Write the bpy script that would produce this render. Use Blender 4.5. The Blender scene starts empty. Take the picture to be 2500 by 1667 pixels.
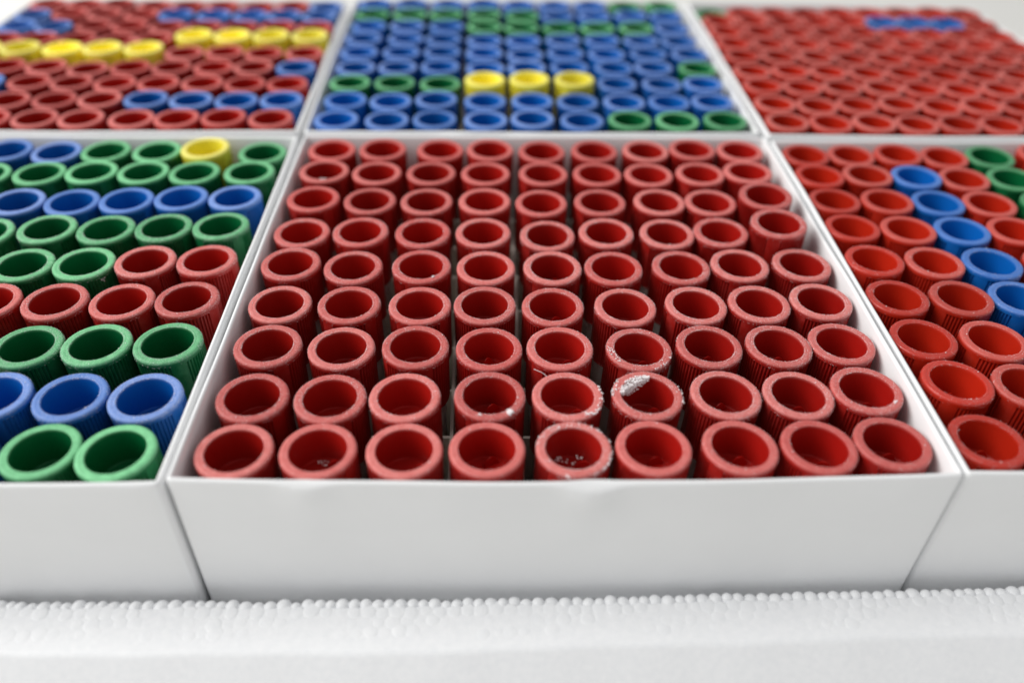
import bpy, math, random
import numpy as np
from mathutils import Matrix, Vector

random.seed(11)
rng = np.random.default_rng(11)
S = bpy.context.scene
C = S.collection
MM = 0.001                       # everything below is written in millimetres

# ------------------------------------------------------------------ camera
cam = bpy.data.cameras.new('camera')
cam.sensor_fit = 'HORIZONTAL'
cam.sensor_width = 36.0
cam.lens = 28.29
cam.clip_start = 0.005
cam.clip_end = 20.0
cam.dof.use_dof = True
cam.dof.focus_distance = 0.159
cam.dof.aperture_fstop = 7.2
cam.dof.aperture_blades = 0
camo = bpy.data.objects.new('camera', cam)
C.objects.link(camo)
camo.matrix_world = (Matrix.Translation(Vector((-14.64, -148.11, 98.08)) * MM)
                     @ Matrix.Rotation(-0.04361, 4, 'Z') @ Matrix.Rotation(0.89118, 4, 'X')
                     @ Matrix.Rotation(0.02293, 4, 'Z'))
S.camera = camo

# ------------------------------------------------------------------ world: an evenly lit white room
w = bpy.data.worlds.new('World')
S.world = w
w.use_nodes = True
bg = w.node_tree.nodes['Background']
bg.inputs[0].default_value = (0.975, 0.985, 1.0, 1)
bg.inputs[1].default_value = 0.485

# ------------------------------------------------------------------ lamp: a broad soft light from the left, above
la = bpy.data.lights.new('ceiling_lamp', 'AREA')
la.shape = 'RECTANGLE'
la.size = 0.9
la.size_y = 0.7
la.energy = 15.5
la.color = (1.0, 0.985, 0.96)
lo = bpy.data.objects.new('ceiling_lamp', la)
C.objects.link(lo)
lo.location = (-0.86, 0.06, 0.78)
lo.rotation_euler = (Vector((0, 0, 0)) - lo.location).to_track_quat('-Z', 'Y').to_euler()

S.view_settings.view_transform = 'Standard'
S.view_settings.look = 'None'
S.view_settings.exposure = 0.0
S.view_settings.gamma = 1.0
S.view_settings.use_curve_mapping = False
S.cycles.max_bounces = 10
S.cycles.diffuse_bounces = 6
S.cycles.caustics_reflective = False
S.cycles.caustics_refractive = False
S.cycles.use_denoising = True

# ------------------------------------------------------------------ materials
def new_mat(name):
    m = bpy.data.materials.new(name)
    m.use_nodes = True
    nt = m.node_tree
    return m, nt, nt.nodes['Principled BSDF']

def node(nt, kind, **kw):
    n = nt.nodes.new(kind)
    for k, v in kw.items():
        setattr(n, k, v)
    return n

def math_node(nt, op, a, b=None, c=None, clamp=False):
    n = nt.nodes.new('ShaderNodeMath')
    n.operation = op
    n.use_clamp = clamp
    for i, v in enumerate((a, b, c)):
        if v is None:
            continue
        if isinstance(v, (int, float)):
            n.inputs[i].default_value = v
        else:
            nt.links.new(v, n.inputs[i])
    return n.outputs[0]

def map_range(nt, v, a, b, c, d, smooth=False):
    n = nt.nodes.new('ShaderNodeMapRange')
    if smooth:
        n.interpolation_type = 'SMOOTHSTEP'
    nt.links.new(v, n.inputs['Value'])
    for k, x in zip(('From Min', 'From Max', 'To Min', 'To Max'), (a, b, c, d)):
        n.inputs[k].default_value = x
    return n.outputs[0]

def noise(nt, vec, scale, detail=3, rough=0.55):
    n = nt.nodes.new('ShaderNodeTexNoise')
    n.inputs['Scale'].default_value = scale
    n.inputs['Detail'].default_value = detail
    n.inputs['Roughness'].default_value = rough
    nt.links.new(vec, n.inputs['Vector'])
    return n.outputs['Fac']

def mix_col(nt, fac, a, b):
    n = nt.nodes.new('ShaderNodeMix')
    n.data_type = 'RGBA'
    for sock, v in ((n.inputs[0], fac), (n.inputs[6], a), (n.inputs[7], b)):
        if isinstance(v, (int, float)):
            sock.default_value = v
        elif isinstance(v, tuple):
            sock.default_value = v
        else:
            nt.links.new(v, sock)
    return n.outputs[2]

def bump(nt, height, bsdf, dist, strength=1.0):
    n = nt.nodes.new('ShaderNodeBump')
    n.inputs['Strength'].default_value = strength
    n.inputs['Distance'].default_value = dist
    nt.links.new(height, n.inputs['Height'])
    nt.links.new(n.outputs[0], bsdf.inputs['Normal'])

# moulded plastic of the caps; the dye is each cap's object colour, its alpha how much frost it carries
def make_cap_mat():
    m, nt, b = new_mat('cap_plastic')
    oi = node(nt, 'ShaderNodeObjectInfo')
    tc = node(nt, 'ShaderNodeTexCoord')
    off = node(nt, 'ShaderNodeVectorMath', operation='ADD')
    sc = node(nt, 'ShaderNodeVectorMath', operation='SCALE')
    comb = node(nt, 'ShaderNodeCombineXYZ')
    nt.links.new(oi.outputs['Random'], comb.inputs[0])
    nt.links.new(comb.outputs[0], sc.inputs[0])
    sc.inputs['Scale'].default_value = 3.0
    nt.links.new(tc.outputs['Object'], off.inputs[0])
    nt.links.new(sc.outputs[0], off.inputs[1])
    P = off.outputs[0]
    sep = node(nt, 'ShaderNodeSeparateXYZ')
    nt.links.new(tc.outputs['Object'], sep.inputs[0])
    rad = math_node(nt, 'SQRT', math_node(nt, 'ADD', math_node(nt, 'MULTIPLY', sep.outputs[0], sep.outputs[0]),
                                         math_node(nt, 'MULTIPLY', sep.outputs[1], sep.outputs[1])))
    top = map_range(nt, sep.outputs[2], -0.00085, -0.00012, 0, 1, True)
    outr = map_range(nt, rad, 0.00474, 0.00486, 0, 1)
    n1 = noise(nt, P, 700, 4, 0.6)
    n2 = noise(nt, P, 5200, 3, 0.6)
    grain = math_node(nt, 'ADD', map_range(nt, n1, 0.3, 0.7, 0.72, 1.12), map_range(nt, n2, 0.35, 0.65, -0.14, 0.14))
    rim = math_node(nt, 'MULTIPLY', math_node(nt, 'MULTIPLY', top, outr), grain)
    side = math_node(nt, 'MULTIPLY', outr, map_range(nt, n1, 0.4, 0.75, 0.02, 0.16))
    fr = math_node(nt, 'MULTIPLY', math_node(nt, 'MAXIMUM', rim, side), oi.outputs['Alpha'], clamp=True)
    # slight batch differences of the dye
    hs = node(nt, 'ShaderNodeHueSaturation')
    nt.links.new(oi.outputs['Color'], hs.inputs['Color'])
    nt.links.new(map_range(nt, oi.outputs['Random'], 0, 1, 0.82, 1.12), hs.inputs['Value'])
    hs.inputs['Saturation'].default_value = 1.0
    # thin frost lets the dye shine through: its colour is a paler tint of the cap's own
    sc2 = node(nt, 'ShaderNodeSeparateColor')
    nt.links.new(hs.outputs[0], sc2.inputs[0])
    mx = math_node(nt, 'MAXIMUM', math_node(nt, 'MAXIMUM', sc2.outputs[0], sc2.outputs[1]), sc2.outputs[2])
    pale = node(nt, 'ShaderNodeVectorMath', operation='SCALE')
    nt.links.new(hs.outputs[0], pale.inputs[0])
    nt.links.new(math_node(nt, 'DIVIDE', 0.76, math_node(nt, 'MAXIMUM', mx, 0.05)), pale.inputs['Scale'])
    tint = mix_col(nt, 0.31, pale.outputs[0], (0.90, 0.84, 0.77, 1))
    col = mix_col(nt, fr, hs.outputs[0], tint)
    nt.links.new(col, b.inputs['Base Color'])
    nt.links.new(map_range(nt, fr, 0, 0.5, 0.30, 0.60), b.inputs['Roughness'])
    b.inputs['Specular IOR Level'].default_value = 0.42
    bump(nt, math_node(nt, 'ADD', n2, math_node(nt, 'MULTIPLY', n1, 0.6)), b, 0.00006, 0.55)
    return m

def make_frost_mat():
    m, nt, b = new_mat('frost_crystals')
    tc = node(nt, 'ShaderNodeTexCoord')
    n1 = noise(nt, tc.outputs['Object'], 1500, 2)
    nt.links.new(mix_col(nt, n1, (0.86, 0.80, 0.80, 1), (0.95, 0.94, 0.95, 1)), b.inputs['Base Color'])
    b.inputs['Roughness'].default_value = 0.5
    return m

def make_tube_mat():
    m, nt, b = new_mat('clear_tube_plastic')
    tc = node(nt, 'ShaderNodeTexCoord')
    n1 = noise(nt, tc.outputs['Object'], 400, 3)
    nt.links.new(mix_col(nt, n1, (0.74, 0.70, 0.66, 1), (0.84, 0.81, 0.78, 1)), b.inputs['Base Color'])
    nt.links.new(map_range(nt, n1, 0.3, 0.7, 0.25, 0.5), b.inputs['Roughness'])
    b.inputs['Transmission Weight'].default_value = 0.25
    b.inputs['IOR'].default_value = 1.4
    return m

def make_card_mat(name, c0, c1, rough=0.5):
    m, nt, b = new_mat(name)
    tc = node(nt, 'ShaderNodeTexCoord')
    n1 = noise(nt, tc.outputs['Object'], 45, 4)
    n2 = noise(nt, tc.outputs['Object'], 2200, 3)
    n3 = noise(nt, tc.outputs['Object'], 900, 2)
    spot = map_range(nt, n3, 0.73, 0.78, 0, 0.35)
    base = mix_col(nt, map_range(nt, n1, 0.3, 0.7, 0, 1), c0, c1)
    nt.links.new(mix_col(nt, spot, base, (0.86, 0.86, 0.85, 1)), b.inputs['Base Color'])
    nt.links.new(map_range(nt, n1, 0.3, 0.7, rough - 0.08, rough + 0.12), b.inputs['Roughness'])
    b.inputs['Specular IOR Level'].default_value = 0.35
    bump(nt, math_node(nt, 'ADD', math_node(nt, 'MULTIPLY', n2, 0.25), n1), b, 0.00022, 0.5)
    return m

def make_foam_mat():
    m, nt, b = new_mat('polystyrene_foam')
    tc = node(nt, 'ShaderNodeTexCoord')
    v = node(nt, 'ShaderNodeTexVoronoi', feature='DISTANCE_TO_EDGE')
    v.inputs['Scale'].default_value = 400
    nt.links.new(tc.outputs['Object'], v.inputs['Vector'])
    n1 = noise(nt, tc.outputs['Object'], 900, 3)
    d = map_range(nt, v.outputs['Distance'], 0.0, 0.16, 0, 1, True)
    nt.links.new(mix_col(nt, map_range(nt, n1, 0.3, 0.7, 0, 1), (0.83, 0.84, 0.855, 1), (0.88, 0.885, 0.895, 1)), b.inputs['Base Color'])
    b.inputs['Roughness'].default_value = 0.5
    b.inputs['Specular IOR Level'].default_value = 0.4
    bump(nt, math_node(nt, 'ADD', d, math_node(nt, 'MULTIPLY', n1, 0.3)), b, 0.00005, 0.15)
    return m

def make_bench_mat():
    m, nt, b = new_mat('bench_laminate')
    tc = node(nt, 'ShaderNodeTexCoord')
    n1 = noise(nt, tc.outputs['Object'], 14, 4)
    nt.links.new(mix_col(nt, n1, (0.82, 0.81, 0.77, 1), (0.87, 0.86, 0.82, 1)), b.inputs['Base Color'])
    b.inputs['Roughness'].default_value = 0.45
    return m

M_CAP, M_FROST, M_TUBE = make_cap_mat(), make_frost_mat(), make_tube_mat()
M_CARD = make_card_mat('white_coated_card', (0.82, 0.825, 0.83, 1), (0.86, 0.865, 0.87, 1))
M_DIV = make_card_mat('grey_board_divider', (0.76, 0.69, 0.60, 1), (0.82, 0.76, 0.68, 1), 0.65)
M_FOAM, M_BENCH = make_foam_mat(), make_bench_mat()

# ------------------------------------------------------------------ mesh helpers
def mesh(name, verts, faces, mat, smooth=True, sharp=None):
    me = bpy.data.meshes.new(name)
    me.from_pydata((np.asarray(verts, float) * MM).tolist(), [], [tuple(int(i) for i in f) for f in faces])
    me.materials.append(mat)
    if smooth:
        me.polygons.foreach_set('use_smooth', np.ones(len(me.polygons), bool))
        if sharp is not None:
            me.set_sharp_from_angle(angle=math.radians(sharp))
    me.update()
    return me

def link(name, me, parent=None, loc=None, kind=None):
    o = bpy.data.objects.new(name, me)
    C.objects.link(o)
    if parent:
        o.parent = parent
    if loc is not None:
        o.location = Vector(loc) * MM
    if kind:
        o['kind'] = kind
    return o

def tag(o, label, cat, group=None):
    o['label'] = label
    o['category'] = cat
    if group:
        o['group'] = group
    return o

def box_geo(x0, x1, y0, y1, z0, z1):
    v = [(x0, y0, z0), (x1, y0, z0), (x1, y1, z0), (x0, y1, z0), (x0, y0, z1), (x1, y0, z1), (x1, y1, z1), (x0, y1, z1)]
    f = [(0, 3, 2, 1), (4, 5, 6, 7), (0, 1, 5, 4), (1, 2, 6, 5), (2, 3, 7, 6), (3, 0, 4, 7)]
    return v, f

def lathe(profile, n, mod=None):
    """rings of (r, z, rib) round z; closes with single points where r is 0"""
    V, F, rings = [], [], []
    for r, z, k in profile:
        if r == 0:
            V.append((0, 0, z)); rings.append([len(V) - 1]); continue
        ring = []
        for i in range(n):
            a = 2 * math.pi * i / n
            rr = r + (mod[i] * k if mod is not None else 0)
            V.append((rr * math.cos(a), rr * math.sin(a), z)); ring.append(len(V) - 1)
        rings.append(ring)
    for A, B in zip(rings, rings[1:]):
        for i in range(n):
            j = (i + 1) % n
            if len(A) == 1:
                F.append((A[0], B[j], B[i]))
            elif len(B) == 1:
                F.append((A[i], A[j], B[0]))
            else:
                F.append((A[i], A[j], B[j], B[i]))
    return V, F

# ------------------------------------------------------------------ setting: bench and foam tray
BASE_Z = -50.0
bench = link('bench_top', mesh('bench_top', *box_geo(-900, 900, -420, 1400, -92, -62), M_BENCH, False), kind='structure')

tray = link('foam_tray', None, loc=(0, 62, -62))
tag(tray, 'white bead foam tray with low rim holding all the boxes', 'foam tray')
def tray_part(name, v, f, mat=M_FOAM, smooth=False, kind=None):
    v = np.asarray(v, float) - np.array([0, 62, -62])
    return link(name, mesh(name, v, f, mat, smooth, 40 if smooth else None), tray, kind=kind)

RIM = -26.6
def yin(x):   # inner edge of the near rim, slightly bowed
    return -65.6 + 0.00010 * (np.clip(x, -115, 115) + 6) ** 2
def yout(x):
    return yin(x) - 10.6 + 0.4 * np.sin(x * 0.031)
tray_part('base', *box_geo(-212, 212, -66, 212, -62, BASE_Z))
# near rim: swept section with softly rounded outer edge
xs = np.linspace(-214, 214, 160)
sec = []
for x in xs:
    a, o = yin(x) + 0.2, yout(x)
    w1 = 0.15 * math.sin(x * 0.11 + 1.3) + 0.08 * math.sin(x * 0.37)
    pts = [(-64.15, -62), (-64.15, RIM - 4.2), (a - 1.0, RIM - 4.0), (a - 1.2, RIM - 1.3), (a - 2.0, RIM - 0.35)]  # inner ledge added to fill the gap and lighten the dark band there
    pts += [(a - 2.0 + (o + 1.6 + w1 - a + 2.0) * t, RIM - 0.3 - 0.05 * math.sin(x * 0.23 + t * 5)) for t in (0.33, 0.66, 1.0)]
    for k in range(1, 6):
        th = k / 5 * math.pi / 3.6
        pts.append((o + 1.6 + w1 - 1.9 * math.sin(th), RIM - 0.3 - 1.9 * (1 - math.cos(th))))
    pts += [(o - 9.0 + w1 * 0.5, RIM - 11), (o - 24.0, -62)]
    sec.append([(x, y, z) for y, z in pts])
n = len(sec[0])
V = [p for s in sec for p in s]
F = [(i * n + k, i * n + (k + 1) % n, (i + 1) * n + (k + 1) % n, (i + 1) * n + k) for i in range(len(xs) - 1) for k in range(n)]
F += [tuple(range(n))[::-1], tuple((len(xs) - 1) * n + k for k in range(n))]
tray_part('wall', V, F, smooth=True)
for args in ((-232, -200, -66, 232), (200, 232, -66, 232), (-200, 200, 203, 232)):
    tray_part('wall', *box_geo(*args, -62, RIM - 4))
# the foam beads on top of the near rim: real flattened spheres, the inner row stands proud
def ico(sub):
    import bmesh
    bm = bmesh.new()
    bmesh.ops.create_icosphere(bm, subdivisions=sub, radius=1.0)
    v = np.array([q.co[:] for q in bm.verts]); f = np.array([[q.index for q in p.verts] for p in bm.faces])
    bm.free()
    return v, f
IV, IF = ico(3)
IV1, IF1 = ico(1)
bv, bf = [], []
def add_bead(c, r, sz, iv=IV, f=IF):
    bf.append(f + sum(len(q) for q in bv))
    bv.append(iv * np.array([r, r, r * sz]) + np.array(c))
x = -128.0
while x < 128:
    r = random.uniform(0.95, 1.45)
    x += r * 0.86
    add_bead((x, yin(x) - 0.95 + random.uniform(-0.3, 0.2), RIM + 0.02 - 0.9 * r + random.uniform(-0.22, 0.08)), r, random.uniform(0.8, 1.0))
    x += r * 0.88
row = 0
d = 2.6
while d < 7.6:
    x = -128 + (row % 2) * 1.2
    while x < 128:
        r = random.uniform(1.0, 1.5)
        add_bead((x, yin(x) - d + random.uniform(-0.35, 0.35), RIM - 0.36 + random.uniform(-0.05, 0.03)), r, random.uniform(0.8, 1.3) * (0.11 if row == 0 else 0.085 if row == 1 else 0.07))
        x += random.uniform(2.0, 2.7)
    d += 2.0
    row += 1
tray_part('foam_beads', np.concatenate(bv), np.concatenate(bf), smooth=True, kind='stuff')

# ------------------------------------------------------------------ storage boxes
def bil(c, u, v):
    """corners front-left, front-right, back-right, back-left; u, v in -1..1"""
    a, b, cc, d = [np.array(q, float) for q in c]
    return ((a * (1 - u) + b * (1 + u)) * (1 - v) + (d * (1 - u) + cc * (1 + u)) * (1 + v)) / 4

def make_box(label, corners, cells, top, floor_z, dents=(), bulge=(1.2, 0.5, 0.4, 0.5), seed=0):
    R = random.Random(seed)
    ctr = np.mean(np.array(corners, float), 0)
    top_at = top
    yf, yb = (corners[0][1] + corners[1][1]) / 2, (corners[2][1] + corners[3][1]) / 2
    root = link('storage_box', None, loc=(ctr[0], ctr[1], BASE_Z + 0.2))
    tag(root, label, 'box', 'boxes of vials in the foam tray')
    org = np.array([ctr[0], ctr[1], BASE_Z + 0.2])
    T = 0.95
    # outline points with outward normal, side by side with rounded corners
    P = [np.array(q, float) for q in corners]
    path = []
    for s in range(4):
        a, b = P[s], P[(s + 1) % 4]
        t = (b - a) / np.linalg.norm(b - a)
        nrm = np.array([t[1], -t[0]])
        c2 = P[(s + 2) % 4]
        t2 = (c2 - b) / np.linalg.norm(c2 - b)
        nrm2 = np.array([t2[1], -t2[0]])
        cr = 0.9
        ph = [R.uniform(0, 6) for _ in range(3)]
        L = np.linalg.norm(b - a)
        for k in range(73):
            f = k / 72
            p = a + t * (cr + f * (L - 2 * cr))
            bl = bulge[s] * math.sin(math.pi * f) ** 0.8 if 0 < f < 1 else 0
            wob = math.sin(math.pi * f) * (0.10 * math.sin(9 * f + ph[0]) + 0.06 * math.sin(23 * f + ph[1]))
            zt = math.sin(math.pi * f) * (0.12 * math.sin(7 * f + ph[2]) + 0.07 * math.sin(19 * f + ph[0]))
            de = 0.0
            for (ds, df, dw, dd) in dents:
                if ds == s:
                    de += dd * math.exp(-((f - df) / dw) ** 2)
            path.append((p, nrm, bl + wob, zt, de))
        for k in range(1, 5):                                  # corner arc
            th = k / 5
            nn = nrm * (1 - th) + nrm2 * th
            nn /= np.linalg.norm(nn)
            cc = b - t * cr - nrm * cr + (t2 * cr + nrm * 0)
            cc = b - t * cr + t2 * cr
            path.append((cc + nn * cr, nn, 0, 0, 0))
    V, F = [], []
    m = None
    for p, nn, bl, zt, de in path:
        top = top_at[0] + (top_at[1] - top_at[0]) * (p[1] - yf) / (yb - yf)
        tz = top + zt
        prof = [(0.0, BASE_Z + 0.2), (0.25, BASE_Z + 14), (0.6, top - 18), (0.95, top - 7), (1.0, tz - 0.95 - 1.6 * de),
                (0.88 - 0.10 * de, tz - 0.45 - 0.75 * de), (0.70 - 0.45 * de, tz - 0.14 - 0.22 * de), (0.45 - 0.45 * de, tz - 0.02 - 0.1 * de)]
        pr = []
        for i, (bw, z) in enumerate(prof):
            o = bl * min(1, max(0, (z - BASE_Z) / 50))
            if i == 7: off = o - 0.42 - 0.15 * de
            elif i == 6: off = o - 0.16 + 0.10 * de
            elif i == 5: off = o - 0.03 + 0.55 * de
            elif i == 4: off = o + 0.50 * de
            else: off = o
            pr.append((off, z))
        o = bl
        pr += [(o - T + 0.42 - 0.2 * de, tz - 0.03), (o - T + 0.14, tz - 0.18), (o - T, tz - 0.6), (o * 0.9 - T, top - 8), (o * 0.5 - T, top - 20), (-T, BASE_Z + 0.2)]
        m = len(pr)
        for off, z in pr:
            q = p + nn * off
            V.append((q[0] - org[0], q[1] - org[1], z - org[2]))
    N = len(path)
    for i in range(N):
        j = (i + 1) % N
        for k in range(m - 1):
            F.append((i * m + k, j * m + k, j * m + k + 1, i * m + k + 1))
    link('wall', mesh('box_wall', V, F, M_CARD, True, 60), root)
    # floor of the tray
    q = [bil(corners, u, v) for u, v in ((-1, -1), (1, -1), (1, 1), (-1, 1))]
    inn = [p + (ctr - p) / np.linalg.norm(ctr - p) * (T * 1.414 + 0.05) for p in q]
    fv = [(p[0] - org[0], p[1] - org[1], 0.02) for p in inn] + [(p[0] - org[0], p[1] - org[1], floor_z - org[2]) for p in inn]
    link('base', mesh('box_base', fv, box_geo(0, 1, 0, 1, 0, 1)[1], M_CARD, False), root)
    # crossing divider strips, slotted into each other
    th = 0.34
    for axis in (0, 1):
        for g in range(-4, 5):
            if g == 4: continue
            gg = (g + 0.5) / 4.5
            vs, fs = [], []
            NS = 9
            ph = R.uniform(0, 6); am = R.uniform(0.05, 0.3)
            for k in range(NS + 1):
                f = (-1 + 2 * k / NS) * 0.985
                c0 = bil(cells, gg, f) if axis == 0 else bil(cells, f, gg)
                wob = am * math.sin(ph + k * 1.1)
                nrm = np.array([1.0, 0]) if axis == 0 else np.array([0, 1.0])
                zt = floor_z + 29.6 - (0.25 if axis else 0)
                for sx, z in ((-th, floor_z + 0.05), (-th, zt), (th, zt), (th, floor_z + 0.05)):
                    pt = c0 + nrm * (sx + wob)
                    vs.append((pt[0] - org[0], pt[1] - org[1], z - org[2]))
            for k in range(NS):
                a, b = 4 * k, 4 * k + 4
                fs += [(a, b, b + 1, a + 1), (a + 1, b + 1, b + 2, a + 2), (a + 2, b + 2, b + 3, a + 3)]
            fs += [(0, 1, 2, 3), (4 * NS + 3, 4 * NS + 2, 4 * NS + 1, 4 * NS)]
            link('divider', mesh('divider', vs, fs, M_DIV, False), root)
    return root

BOXES = {
 'c':  dict(name='front middle box', corners=[(-64.6, -62.8), (62.3, -63.5), (65.9, 65.5), (-65.1, 65.8)],
            cells=[(-63.38, -62.6), (61.9, -62.6), (64.2, 64.2), (-63.4, 64.2)], top=(1.7, 0.1), cz=0.0, side='left'),
 'fl': dict(name='front left box', corners=[(-192, -63.0), (-65.2, -63.4), (-66.7, 65.0), (-191, 64.2)],
            cells=[(-190.6, -62), (-67.4, -62), (-68.6, 63.8), (-189.5, 62)], top=(1.5, 0.1), cz=0.0, side='right'),
 'fr': dict(name='front right box', corners=[(63.0, -62.9), (190.5, -63.2), (189, 63.4), (67.0, 64.1)],
            cells=[(65.0, -61), (189.0, -62), (187, 61.5), (69.0, 62.9)], top=(1.4, 0.0), cz=0.0, side='left'),
 'bc': dict(name='back middle box', corners=[(-65.6, 67.6), (65.0, 67.6), (67.1, 196.0), (-66.3, 195.0)],
            cells=[(-63.9, 69.1), (63.7, 68.9), (64.2, 194.8), (-64.5, 193.8)], top=(0.25, -0.2), cz=0.6, side='left'),
 'bl': dict(name='back left box', corners=[(-192, 66.8), (-67.3, 67.6), (-68.8, 193.8), (-192, 191.0)],
            cells=[(-190.6, 68.2), (-69.2, 69.2), (-70.3, 192.4), (-190.5, 189.8)], top=(0.25, -0.2), cz=0.6, side='right'),
 'br': dict(name='back right box', corners=[(67.0, 66.6), (187, 65.0), (186.5, 189.8), (68.9, 195.6)],
            cells=[(68.5, 68.0), (185.2, 66.5), (184.9, 188.2), (70.3, 193.8)], top=(0.25, -0.2), cz=0.6, side='left'),
}
BOX_LABEL = {
 'c': 'white card box full of red-capped vials, front middle of the tray',
 'fl': 'white card box with green, blue, red and yellow caps, front left',
 'fr': 'white card box of bright red caps with a blue column, front right',
 'bc': 'white card box of mostly blue-capped vials, back middle of the tray',
 'bl': 'white card box of red caps with two yellow rows, back left',
 'br': 'white card box of red caps with three blue ones, back right',
}
DENTS = {'c': [(0, 0.165, 0.026, 1.3), (0, 0.525, 0.032, 2.1), (0, 0.60, 0.05, 0.25), (2, 0.35, 0.05, 0.4)],
         'fl': [(0, 0.97, 0.02, 0.3)], 'bc': [(0, 0.32, 0.03, 0.5), (0, 0.47, 0.03, 0.5)]}
BULGE = {'c': (1.4, 0.2, 0.2, 0.0), 'fl': (0.6, 0.0, 0.3, 0.3), 'fr': (0.5, 0.3, 0.3, -0.3), 'bc': (0.3, 0.2, 0.2, 0.2),
         'bl': (0.2, 0.1, 0.3, 0.3), 'br': (0.2, 0.3, 0.3, 0.0)}
for i, (k, b) in enumerate(BOXES.items()):
    make_box(BOX_LABEL[k], b['corners'], b['cells'], b['top'], BASE_Z + 2.2 + b['cz'], DENTS.get(k, ()), BULGE[k], seed=i + 5)

# ------------------------------------------------------------------ vials
NSEG = 232
mod = []
for i in range(NSEG):
    deg = i * 360 / NSEG
    mod.append(1.0 if (deg % 90) < 64 and i % 4 in (2, 3) else 0.0)
cap_prof = [(5.65, -12.6, 0), (6.28, -12.6, 0), (6.32, -12.3, -0.40), (6.34, -1.6, -0.40), (6.36, -1.35, -0.15), (6.39, -1.2, 0), (6.40, -0.66, 0),
            (6.37, -0.40, 0), (6.29, -0.21, 0), (6.17, -0.09, 0), (6.02, -0.02, 0), (5.66, 0.0, 0), (5.42, -0.01, 0), (5.34, -0.05, 0), (5.26, -0.01, 0),
            (4.98, -0.02, 0), (4.86, -0.08, 0), (4.80, -0.22, 0), (4.77, -0.6, 0), (4.66, -6.8, 0), (4.45, -7.1, 0), (1.0, -7.1, 0), (0.8, -6.7, 0), (0, -6.7, 0)]
cv, cf = lathe(cap_prof, NSEG, mod)
cap_me = mesh('cap', cv, cf, M_CAP, True, 32)
# grip web on the floor of the cap: one small raised bar, and a moulded boss
def bar_geo(x0, x1, y0, y1, z0, z1, taper):
    v = [(x0, y0, z0), (x1, y0, z0), (x1, y1, z0), (x0, y1, z0),
         (x0 + taper, y0 + taper * .4, z1), (x1 - taper, y0 + taper * .4, z1), (x1 - taper, y1 - taper * .4, z1), (x0 + taper, y1 - taper * .4, z1)]
    return v, box_geo(0, 1, 0, 1, 0, 1)[1]
gv, gf = [], []
for q in range(9):                       # a low web, highest in the middle, running out to nothing at both ends
    t = q / 8
    x0, h = 0.5 + 2.9 * t, -7.1 + 1.9 * math.sin(math.pi * min(max(t, 0.03), 0.97)) ** 0.6
    gv += [(x0, 2.0, -7.1), (x0, 2.16, h), (x0, 2.42, h), (x0, 2.6, -7.1)]
for q in range(8):
    a_, b_ = 4 * q, 4 * q + 4
    gf += [(a_, b_, b_ + 1, a_ + 1), (a_ + 1, b_ + 1, b_ + 2, a_ + 2), (a_ + 2, b_ + 2, b_ + 3, a_ + 3)]
gf += [(0, 1, 2, 3), (35, 34, 33, 32)]
web_me = mesh('grip_bar', gv, gf, M_CAP, True, 40)
tv, tf = lathe([(0, -47.6, 0), (3.6, -47.4, 0), (4.9, -46.4, 0), (5.45, -44.6, 0), (5.45, -12.7, 0)], 40)
tube_me = mesh('tube', tv, tf, M_TUBE, True, 50)

# hoar frost standing on the rim: tiny spikes and grains, a few different growths
def frost_mesh(n, big, seed, h0=0.08, h1=0.30):
    R = np.random.default_rng(seed)
    V, F = [], []
    pr = [(4.80, -0.15), (5.0, -0.02), (5.6, 0.0), (6.02, -0.02), (6.25, -0.15), (6.38, -0.45), (6.4, -1.2)]
    seg = np.array([np.hypot(pr[i + 1][0] - pr[i][0], pr[i + 1][1] - pr[i][1]) for i in range(len(pr) - 1)])
    wts = seg * np.array([6.0, 1, .8, 1.8, 2.2, 0.7]); wts /= wts.sum()
    ph = R.uniform(0, 6, 4)
    for k in range(n):
        a = R.uniform(0, 2 * math.pi)
        if R.uniform() > 0.55 + 0.45 * math.sin(3 * a + ph[0]) * math.sin(5 * a + ph[1]):
            continue
        s = R.choice(len(seg), p=wts); t = R.uniform()
        r = pr[s][0] * (1 - t) + pr[s + 1][0] * t; z = pr[s][1] * (1 - t) + pr[s + 1][1] * t
        nr, nz = -(pr[s + 1][1] - pr[s][1]), (pr[s + 1][0] - pr[s][0])
        l = math.hypot(nr, nz); nr, nz = nr / l, nz / l
        if s == 0: nr, nz = -0.6, 0.8
        c = np.array([r * math.cos(a), r * math.sin(a), z])
        d = np.array([nr * math.cos(a), nr * math.sin(a), nz]) + R.normal(0, 0.45, 3)
        d /= np.linalg.norm(d)
        h = h0 + (h1 - h0) * R.uniform() ** 2.2
        bw = R.uniform(0.028, 0.055)
        u = np.cross(d, [0.3, 0.5, 0.8]); u /= np.linalg.norm(u); v = np.cross(d, u)
        i0 = len(V)
        for q in range(3):
            th = q * 2.094
            V.append(c + bw * (math.cos(th) * u + math.sin(th) * v) - d * 0.03)
        V.append(c + d * h)
        F += [(i0, i0 + 1, i0 + 3), (i0 + 1, i0 + 2, i0 + 3), (i0 + 2, i0, i0 + 3)]
    for k in range(big):
        a = R.uniform(0, 2 * math.pi); r = R.uniform(4.95, 6.35)
        z = 0.02 if r < 5.9 else -0.5 * ((r - 5.9) / 0.45) ** 2
        rr = R.uniform(0.06, 0.13)
        i0 = len(V)
        pts = IV1 * rr * R.uniform(0.7, 1.2, (len(IV1), 1)) + np.array([r * math.cos(a), r * math.sin(a), z + rr * 0.4])
        V += list(pts); F += [tuple(f + i0) for f in IF1]
    return mesh('rim_frost', V, F, M_FROST, False)
FROST = [frost_mesh(2600, 1 + 2 * k, 40 + k, 0.05, 0.19) for k in range(4)]
FROST_LIGHT = [frost_mesh(700, 2, 60 + k, 0.05, 0.16) for k in range(2)]
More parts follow.
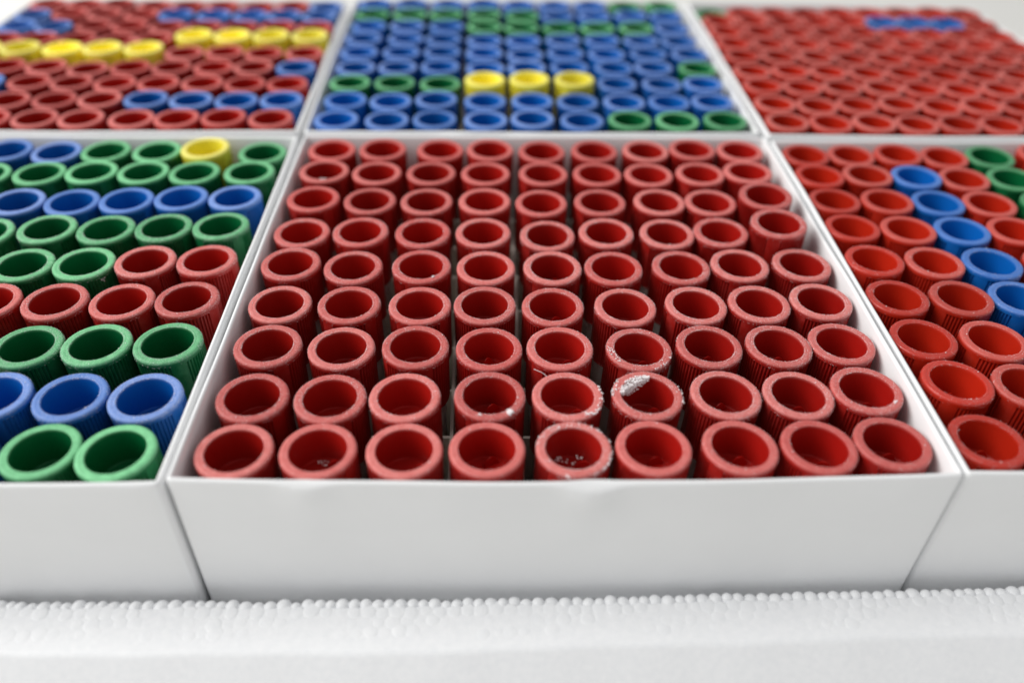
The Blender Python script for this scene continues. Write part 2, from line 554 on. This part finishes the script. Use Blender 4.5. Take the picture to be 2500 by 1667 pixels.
FROST_HEAVY = frost_mesh(2800, 12, 77, 0.06, 0.22)

def clump_mesh(grains, seed):
    """grains: list of (angle0, angle1, r0, r1, z0, z1, count, size)"""
    R = np.random.default_rng(seed)
    V, F, nv = [], [], 0
    for a0, a1, r0, r1, z0, z1, cnt, size in grains:
        for k in range(cnt):
            t = R.uniform()
            a = math.radians(a0 + (a1 - a0) * t)
            env = math.sin(math.pi * min(max(t, 0.05), 0.95)) ** 0.5
            r = r1 - (r1 - r0) * env * R.uniform()
            z = z1 + (z0 - z1) * env * R.uniform() ** 1.3
            rr = size * R.uniform(0.5, 1.3)
            pts = IV1 * rr * R.uniform(0.6, 1.3, (len(IV1), 1)) + np.array([r * math.cos(a), r * math.sin(a), z])
            V.append(pts); F.append(IF1 + nv); nv += len(pts)
    return mesh('frost_clump', np.concatenate(V), np.concatenate(F), M_FROST, False)

COL = {'r': (0.375, 0.009, 0.006), 'b': (0.003, 0.115, 0.44), 'g': (0.002, 0.125, 0.036), 'y': (0.96, 0.86, 0.07)}
CNAME = {'r': 'red', 'b': 'blue', 'g': 'green', 'y': 'yellow'}
# rows from the front, each row from the left
GRID = {
 'c': ['rrrrrrrrr'] * 9,
 'fl': ['rrrggbbgg', 'ggggbbbbb', 'rrbbggggg', 'gggrrrrrr', 'bbggggGrr', 'bbbgggggg', 'ggbbbbbbb', 'rrggggggg', 'rbbbbggyg'],
 'fr': ['rrrrrrrrr', 'rrrbrrrrr', 'rrbrrrrrr', 'rrbrrrrrr', 'rrbrrrrrr', 'rrbrrrrrr', 'rrbrgrrrr', 'rrbrgrrrr', 'rrrrgrrrr'],
 'bc': ['bbbbbbggg', 'bbbbbbbbb', 'gggyyybbb', 'bbbbbbbbg', 'bbbbbbbbb', 'bbbbbbbbb', 'bbbgggggb', 'gggggbbbb', 'bbbbbbbgg'],
 'bl': ['rrrrrrrrr', 'rrrrrbbbb', 'rbrrrrrrr', 'rrrrrrrrb', 'yyyyyrrrr', 'rrrrryyyy', 'bbrrrrrrr', 'brrrbbbbb', 'rrrrrrrrb'],
 'br': ['rrrrrrrrr'] * 7 + ['rrrrrbbbr', 'grrrrrrrr'],
}
GRID['fl'] = ['rrgrbbbgg', 'ggggbbbbb', 'rrggggggg', 'ggrrrrrrr', 'bbgggggrr', 'bbggggggg', 'ggbbbbbbb', 'rrggggggg', 'rbbbbggyg']
ORD = ['first', 'second', 'third', 'fourth', 'fifth', 'sixth', 'seventh', 'eighth', 'ninth']
MEAS = {'c':[[0,0,-56.1,-54.8],[1,0,-42.3,-55.5],[2,0,-28.1,-56.3],[3,0,-14.3,-55.5],[4,0,0.2,-55.6],[5,0,13.7,-56.2],[6,0,28.4,-55.7],[7,0,41.9,-55.4],[8,0,55.1,-54.4],[0,1,-55.9,-42.0],[1,1,-42.2,-42.2],[2,1,-28.9,-42.6],[3,1,-13.8,-42.8],[4,1,0.2,-42.9],[5,1,14.6,-42.8],[6,1,28.9,-42.8],[7,1,42.6,-42.3],[8,1,55.6,-41.4],[0,2,-56.0,-28.0],[1,2,-42.1,-28.1],[2,2,-27.9,-28.4],[3,2,-13.8,-28.6],[4,2,-0.2,-28.9],[5,2,15.2,-28.8],[6,2,28.9,-28.5],[7,2,42.7,-28.3],[8,2,56.0,-27.4],[0,3,-56.5,-13.9],[1,3,-42.4,-14.1],[2,3,-27.9,-14.5],[3,3,-14.6,-14.7],[4,3,-0.6,-15.2],[5,3,14.5,-14.9],[6,3,29.2,-14.8],[7,3,42.5,-14.6],[8,3,56.1,-13.7],[0,4,-57.0,0.4],[1,4,-43.3,-0.2],[2,4,-28.4,-0.4],[3,4,-14.3,-0.9],[4,4,0.3,-1.1],[5,4,13.8,-0.8],[6,4,28.9,-0.5],[7,4,42.1,-0.0],[8,4,55.8,1.2],[0,5,-57.0,14.2],[1,5,-43.3,14.0],[2,5,-28.9,13.7],[3,5,-14.9,13.5],[4,5,0.1,13.1],[5,5,13.9,13.5],[6,5,28.4,13.5],[7,5,42.2,13.9],[8,5,55.1,16.9],[0,6,-56.6,29.2],[1,6,-42.7,28.6],[2,6,-28.8,28.4],[3,6,-14.5,28.2],[4,6,-0.5,27.9],[5,6,14.1,28.1],[6,6,29.1,28.4],[7,6,42.4,28.2],[8,6,56.1,31.8],[0,7,-56.1,43.7],[1,7,-42.5,43.3],[2,7,-28.4,43.2],[3,7,-14.2,43.2],[4,7,0.9,42.8],[5,7,15.1,42.9],[6,7,28.7,43.0],[7,7,42.7,43.3],[8,7,55.0,44.1],[0,8,-56.0,56.8],[1,8,-42.2,56.9],[2,8,-26.5,57.0],[3,8,-12.9,56.6],[4,8,1.3,56.1],[5,8,15.8,56.5],[6,8,30.1,56.9],[7,8,43.2,57.6],[8,8,56.5,57.1]],'fl':[[8,8,-75.3,57.7],[7,8,-90.6,58.1],[6,8,-103.5,57.4],[5,8,-117.1,56.8],[4,8,-130.2,55.6],[3,8,-141.5,55.8],[8,7,-75.4,44.8],[7,7,-89.6,43.5],[6,7,-102.2,43.2],[5,7,-115.4,43.1],[4,7,-128.6,43.1],[8,6,-76.2,30.7],[7,6,-89.4,30.0],[6,6,-101.8,28.9],[5,6,-114.7,28.2],[4,6,-127.0,27.9],[8,5,-76.2,16.8],[7,5,-89.3,15.9],[6,5,-101.3,15.0],[5,5,-114.9,14.8],[8,4,-75.7,2.5],[7,4,-88.8,1.5],[6,4,-101.4,0.7],[5,4,-113.7,0.3],[8,3,-76.0,-12.0],[7,3,-88.5,-12.9],[6,3,-101.8,-13.4],[8,2,-75.3,-26.6],[7,2,-88.9,-27.2],[6,2,-100.9,-27.4],[8,1,-74.8,-41.6],[7,1,-88.0,-41.4],[8,0,-75.5,-55.4],[7,0,-87.5,-54.0]],'fr':[[0,8,73.1,56.6],[1,8,85.9,56.3],[2,8,98.5,55.1],[3,8,111.5,54.4],[4,8,123.8,54.1],[0,7,72.8,43.7],[1,7,86.2,43.1],[2,7,99.4,42.0],[3,7,111.8,41.4],[4,7,124.8,41.0],[0,6,73.0,29.9],[1,6,87.0,29.0],[2,6,100.1,28.4],[3,6,112.4,27.7],[0,5,72.6,16.3],[1,5,87.1,15.3],[2,5,99.7,14.8],[3,5,111.8,14.5],[0,4,72.6,1.5],[1,4,87.0,1.2],[2,4,99.5,0.6],[0,3,72.1,-12.5],[1,3,86.3,-12.8],[2,3,99.3,-12.6],[0,2,71.7,-26.4],[1,2,86.3,-26.9],[0,1,72.9,-39.4],[0,0,71.2,-54.2]]}
measured = {(k, i, j): (x, y) for k, l in MEAS.items() for i, j, x, y in l}
RAISE = {('c', 8, 5): 3.0, ('c', 8, 6): 3.0}
SPECIAL = {
 ('c', 5, 1): ('with a white frost clump inside its rim', [(78, 176, 3.2, 4.95, -2.3, 0.2, 1000, 0.13), (140, 185, 5.6, 6.5, -0.3, 0.15, 34, 0.16), (-20, 30, 5.9, 6.5, -0.6, 0.05, 24, 0.16), (200, 330, 1, 4.3, -7.0, -6.7, 30, 0.16)]),
 ('c', 4, 0): ('with rough frost on rim and grains inside', [(30, 170, 5.0, 6.4, -0.1, 0.12, 60, 0.12), (-110, -40, 5.6, 6.5, -0.7, -0.2, 24, 0.2), (60, 130, 2.2, 4.5, -6.9, -6.4, 14, 0.26), (170, 240, 2.5, 4.7, -5.4, -3.6, 24, 0.14), (-40, 20, 5.9, 6.5, -0.6, 0, 30, 0.14)]),
 ('c', 3, 1): ('with one frost lump on the near rim', [(-58, -47, 4.9, 6.2, -0.2, 0.25, 46, 0.2), (-115, -105, 5.0, 5.6, 0, 0.1, 8, 0.13)]),
 ('c', 0, 7): ('with a white speck on its near rim', [(-92, -78, 4.9, 5.3, 0, 0.2, 14, 0.18)]),
 ('c', 5, 2): ('with frost grains on its left rim', [(175, 225, 4.8, 6.2, -0.1, 0.15, 36, 0.14), (-70, -20, 5.5, 6.4, -0.3, 0.1, 24, 0.12)]),
 ('c', 4, 1): ('with frost grains on its right rim', [(-50, 25, 5.7, 6.5, -0.5, 0.1, 60, 0.13), (-62, -48, 5.0, 6.0, 0, 0.1, 18, 0.14)]),
 ('c', 2, 4): ('with one speck on the inner rim', [(-60, -52, 4.9, 5.2, 0, 0.15, 9, 0.14)]),
 ('c', 8, 1): ('with a frost speck on the right rim', [(-48, -38, 4.9, 5.4, 0, 0.15, 14, 0.13)]),
 ('c', 1, 0): ('with a crumb of frost inside', [(70, 110, 2.6, 4.0, -7.0, -6.7, 30, 0.16)]),
 ('fl', 6, 4): ('with a pale flake on its right side', [(-42, -34, 6.3, 6.55, -2.6, -1.2, 12, 0.12)]),
 ('fr', 0, 1): ('with a frost film on the near inner wall', [(-105, -65, 4.55, 4.8, -1.4, -0.3, 60, 0.13)]),
 ('fr', 0, 0): ('with a bright speck inside', [(125, 130, 4.6, 4.75, -1.6, -1.3, 4, 0.14)]),
}
cam_inv = camo.matrix_world.inverted()
def ndc(p):
    q = cam_inv @ (Vector(p) * MM)
    k = cam.lens / 36.0
    return q.x / -q.z * k, q.y / -q.z * k          # in frame when |x| < 0.5 and |y| < 0.333

vials = []
for k, b in BOXES.items():
    for j in range(9):
        for i in range(9):
            c0 = bil(b['cells'], (i - 4) / 4.5, (j - 4) / 4.5)
            z = b['cz'] + random.gauss(0, 0.16) + RAISE.get((k, i, j), 0)
            nx, ny = ndc((c0[0], c0[1], z))
            if not (abs(nx) < 0.5 and abs(ny) < 0.34):
                edge = [ndc((c0[0] + 6.4 * math.cos(t), c0[1] + 6.4 * math.sin(t), z + dz)) for t in np.arange(0, 6.28, 0.4) for dz in (0, -5)]
                if not any(abs(a) < 0.501 and abs(bb) < 0.334 for a, bb in edge):
                    continue               # the photograph shows nothing of these
            p = measured.get((k, i, j))
            if p is None:
                p = c0 + rng.normal(0, 0.32, 2)
            else:
                p = np.array(p, float)
                if (k, i, j) in RAISE:             # the measured point lies on the sight line, higher up
                    e = np.array([p[0] + 14.64, p[1] + 148.11])
                    p = p - e * RAISE[(k, i, j)] / 98.08
            col = GRID[k][j][i]
            if col == 'y': z += 1.3
            # a cap whose sight line ends behind the far wall sits lower on that line
            yb = min(b['corners'][2][1], b['corners'][3][1]) - 1.3 - 6.5
            p = np.array(p, float)
            if p[1] > yb:
                e = np.array([p[0] + 14.64, p[1] + 148.11])
                dz = (p[1] - yb) / e[1] * (98.08 - z)
                p = p - e * dz / (98.08 - z)
                z -= dz
            yf = max(b['corners'][0][1], b['corners'][1][1]) + 1.3 + 6.5
            p[1] = max(p[1], yf)
            vials.append([k, i, j, c0, np.array(p, float), z, col])
# caps never run into each other
for it in range(60):
    for a in range(len(vials)):
        for c in range(a + 1, len(vials)):
            if vials[a][0] != vials[c][0]: continue
            d = vials[c][4] - vials[a][4]
            l = math.hypot(*d)
            if l < 12.86:
                push = d / max(l, 1e-6) * (12.86 - l) / 2
                vials[a][4] = vials[a][4] - push; vials[c][4] = vials[c][4] + push

def keep_inside(k, p):
    A, B, D, E = [np.array(q, float) for q in BOXES[k]['corners']]
    t = (p[1] - A[1]) / (E[1] - A[1])
    xl = A[0] + (E[0] - A[0]) * t + 0.35 + 1.15 + 6.5
    xr = B[0] + (D[0] - B[0]) * t - 0.2 - 1.15 - 6.5
    q = p.copy()
    q[0] = min(max(p[0], xl), xr)
    yf = max(A[1], B[1]) + 1.3 + 6.5
    yb = min(D[1], E[1]) - 1.3 - 6.5
    q[1] = min(max(p[1], yf), yb)
    return q
for it in range(40):
    for v in vials:
        v[4] = keep_inside(v[0], v[4])
    for a in range(len(vials)):
        for c in range(a + 1, min(len(vials), a + 12)):
            if vials[a][0] != vials[c][0]: continue
            d = vials[c][4] - vials[a][4]
            l = math.hypot(*d)
            if l < 12.82:
                push = d / max(l, 1e-6) * (12.82 - l) / 2
                vials[a][4] = vials[a][4] - push; vials[c][4] = vials[c][4] + push

GROUP = {'r': 'red-capped vials', 'b': 'blue-capped vials', 'g': 'green-capped vials', 'y': 'yellow-capped vials'}
FROSTY = {'c': 0.60, 'fl': 0.60, 'fr': 0.28, 'bc': 0.52, 'bl': 0.52, 'br': 0.42}
cap_web = {}
for k, i, j, c0, p, z, col in vials:
    root = bpy.data.objects.new(CNAME[col] + '_capped_vial', None)
    C.objects.link(root)
    root.empty_display_size = 0.004
    floor_z = BASE_Z + 2.2 + BOXES[k]['cz'] + 0.15
    H = 47.65
    lift = z - BOXES[k]['cz']
    foot = np.array([c0[0], c0[1], floor_z])
    H += lift
    topz = foot[2] + H
    foot[:2] += np.clip((p - c0) * 0.35, -0.9, 0.9)
    ax = Vector((p[0] - foot[0], p[1] - foot[1], H)).normalized()
    rot = Vector((0, 0, 1)).rotation_difference(ax).to_matrix().to_4x4()
    phi = random.uniform(0, 6.283)
    root.matrix_world = Matrix.Translation(Vector(foot) * MM) @ rot @ Matrix.Rotation(phi, 4, 'Z')
    b = BOXES[k]
    nth = ORD[i] if b['side'] == 'left' else ORD[8 - i]
    lab = '%s-capped vial, %s, %s row from front, %s from %s' % (CNAME[col], b['name'], ORD[j], nth, b['side'])
    sp = SPECIAL.get((k, i, j))
    if sp:
        lab = '%s-capped vial %s, %s' % (CNAME[col], sp[0], b['name'])
    tag(root, lab, 'vial', GROUP[col])
    up = (0, 0, H)
    cap = link('cap', cap_me, root, up)
    fa = FROSTY[k] * random.uniform(0.65, 1.2)
    rgb = COL[col]
    if k in ('fr', 'br') and col == 'r': rgb = (0.45, 0.018, 0.006)
    if k == 'fr' and i == 0: fa *= 0.35
    cap.color = (*rgb, fa)
    if k[0] == 'f' or k == 'c':
        web = link('grip_bar', web_me, cap)
        web.color = (*rgb, 0.0)
        web.rotation_euler.z = -phi + random.gauss(0.0, 0.35)      # bars set nearly alike so the lamp catches their tops as glints
    link('tube', tube_me, root, up)
    near = (k == 'c' and j <= 6) or (k == 'fl' and 1 <= j <= 5) or (k == 'fr' and j <= 4)
    if near:
        fm = FROST_LIGHT[random.randrange(2)] if (k == 'fr' or j == 6 or (k == 'c' and j == 0)) else FROST[random.randrange(4)]
        if (k, i, j) in (('c', 4, 0), ('c', 5, 1), ('c', 5, 2)): fm = FROST_HEAVY
        link('frost', fm, root, up, kind='stuff')
    if sp:
        cl = link('frost_clump', clump_mesh(sp[1], 7 * i + j), root, up)
        # the clump keeps its place seen from the room, whatever way the cap is screwed on
        cl.rotation_euler.z = -phi

# a lint fibre caught between two caps
fx = [(-5.6, -35.7, 0.6), (-5.1, -36.2, 0.7), (-4.5, -36.5, 0.65), (-3.8, -36.8, 0.4), (-3.2, -37.3, 0.1)]
vs, fs = [], []
for q, c in enumerate(fx):
    for s in range(5):
        a = s * 2 * math.pi / 5
        vs.append((c[0] + 5.6, c[1] + 35.7 + 0.05 * math.cos(a), c[2] - 0.6 + 0.05 * math.sin(a)))
for q in range(len(fx) - 1):
    for s in range(5):
        t = (s + 1) % 5
        fs.append((q * 5 + s, q * 5 + t, q * 5 + 5 + t, q * 5 + 5 + s))
fib = link('lint_fibre', mesh('lint_fibre', vs, fs, M_FROST, True), loc=(-5.6, -35.7, 0.6))
tag(fib, 'tiny pale lint fibre on a red cap rim in the front middle box', 'fibre')
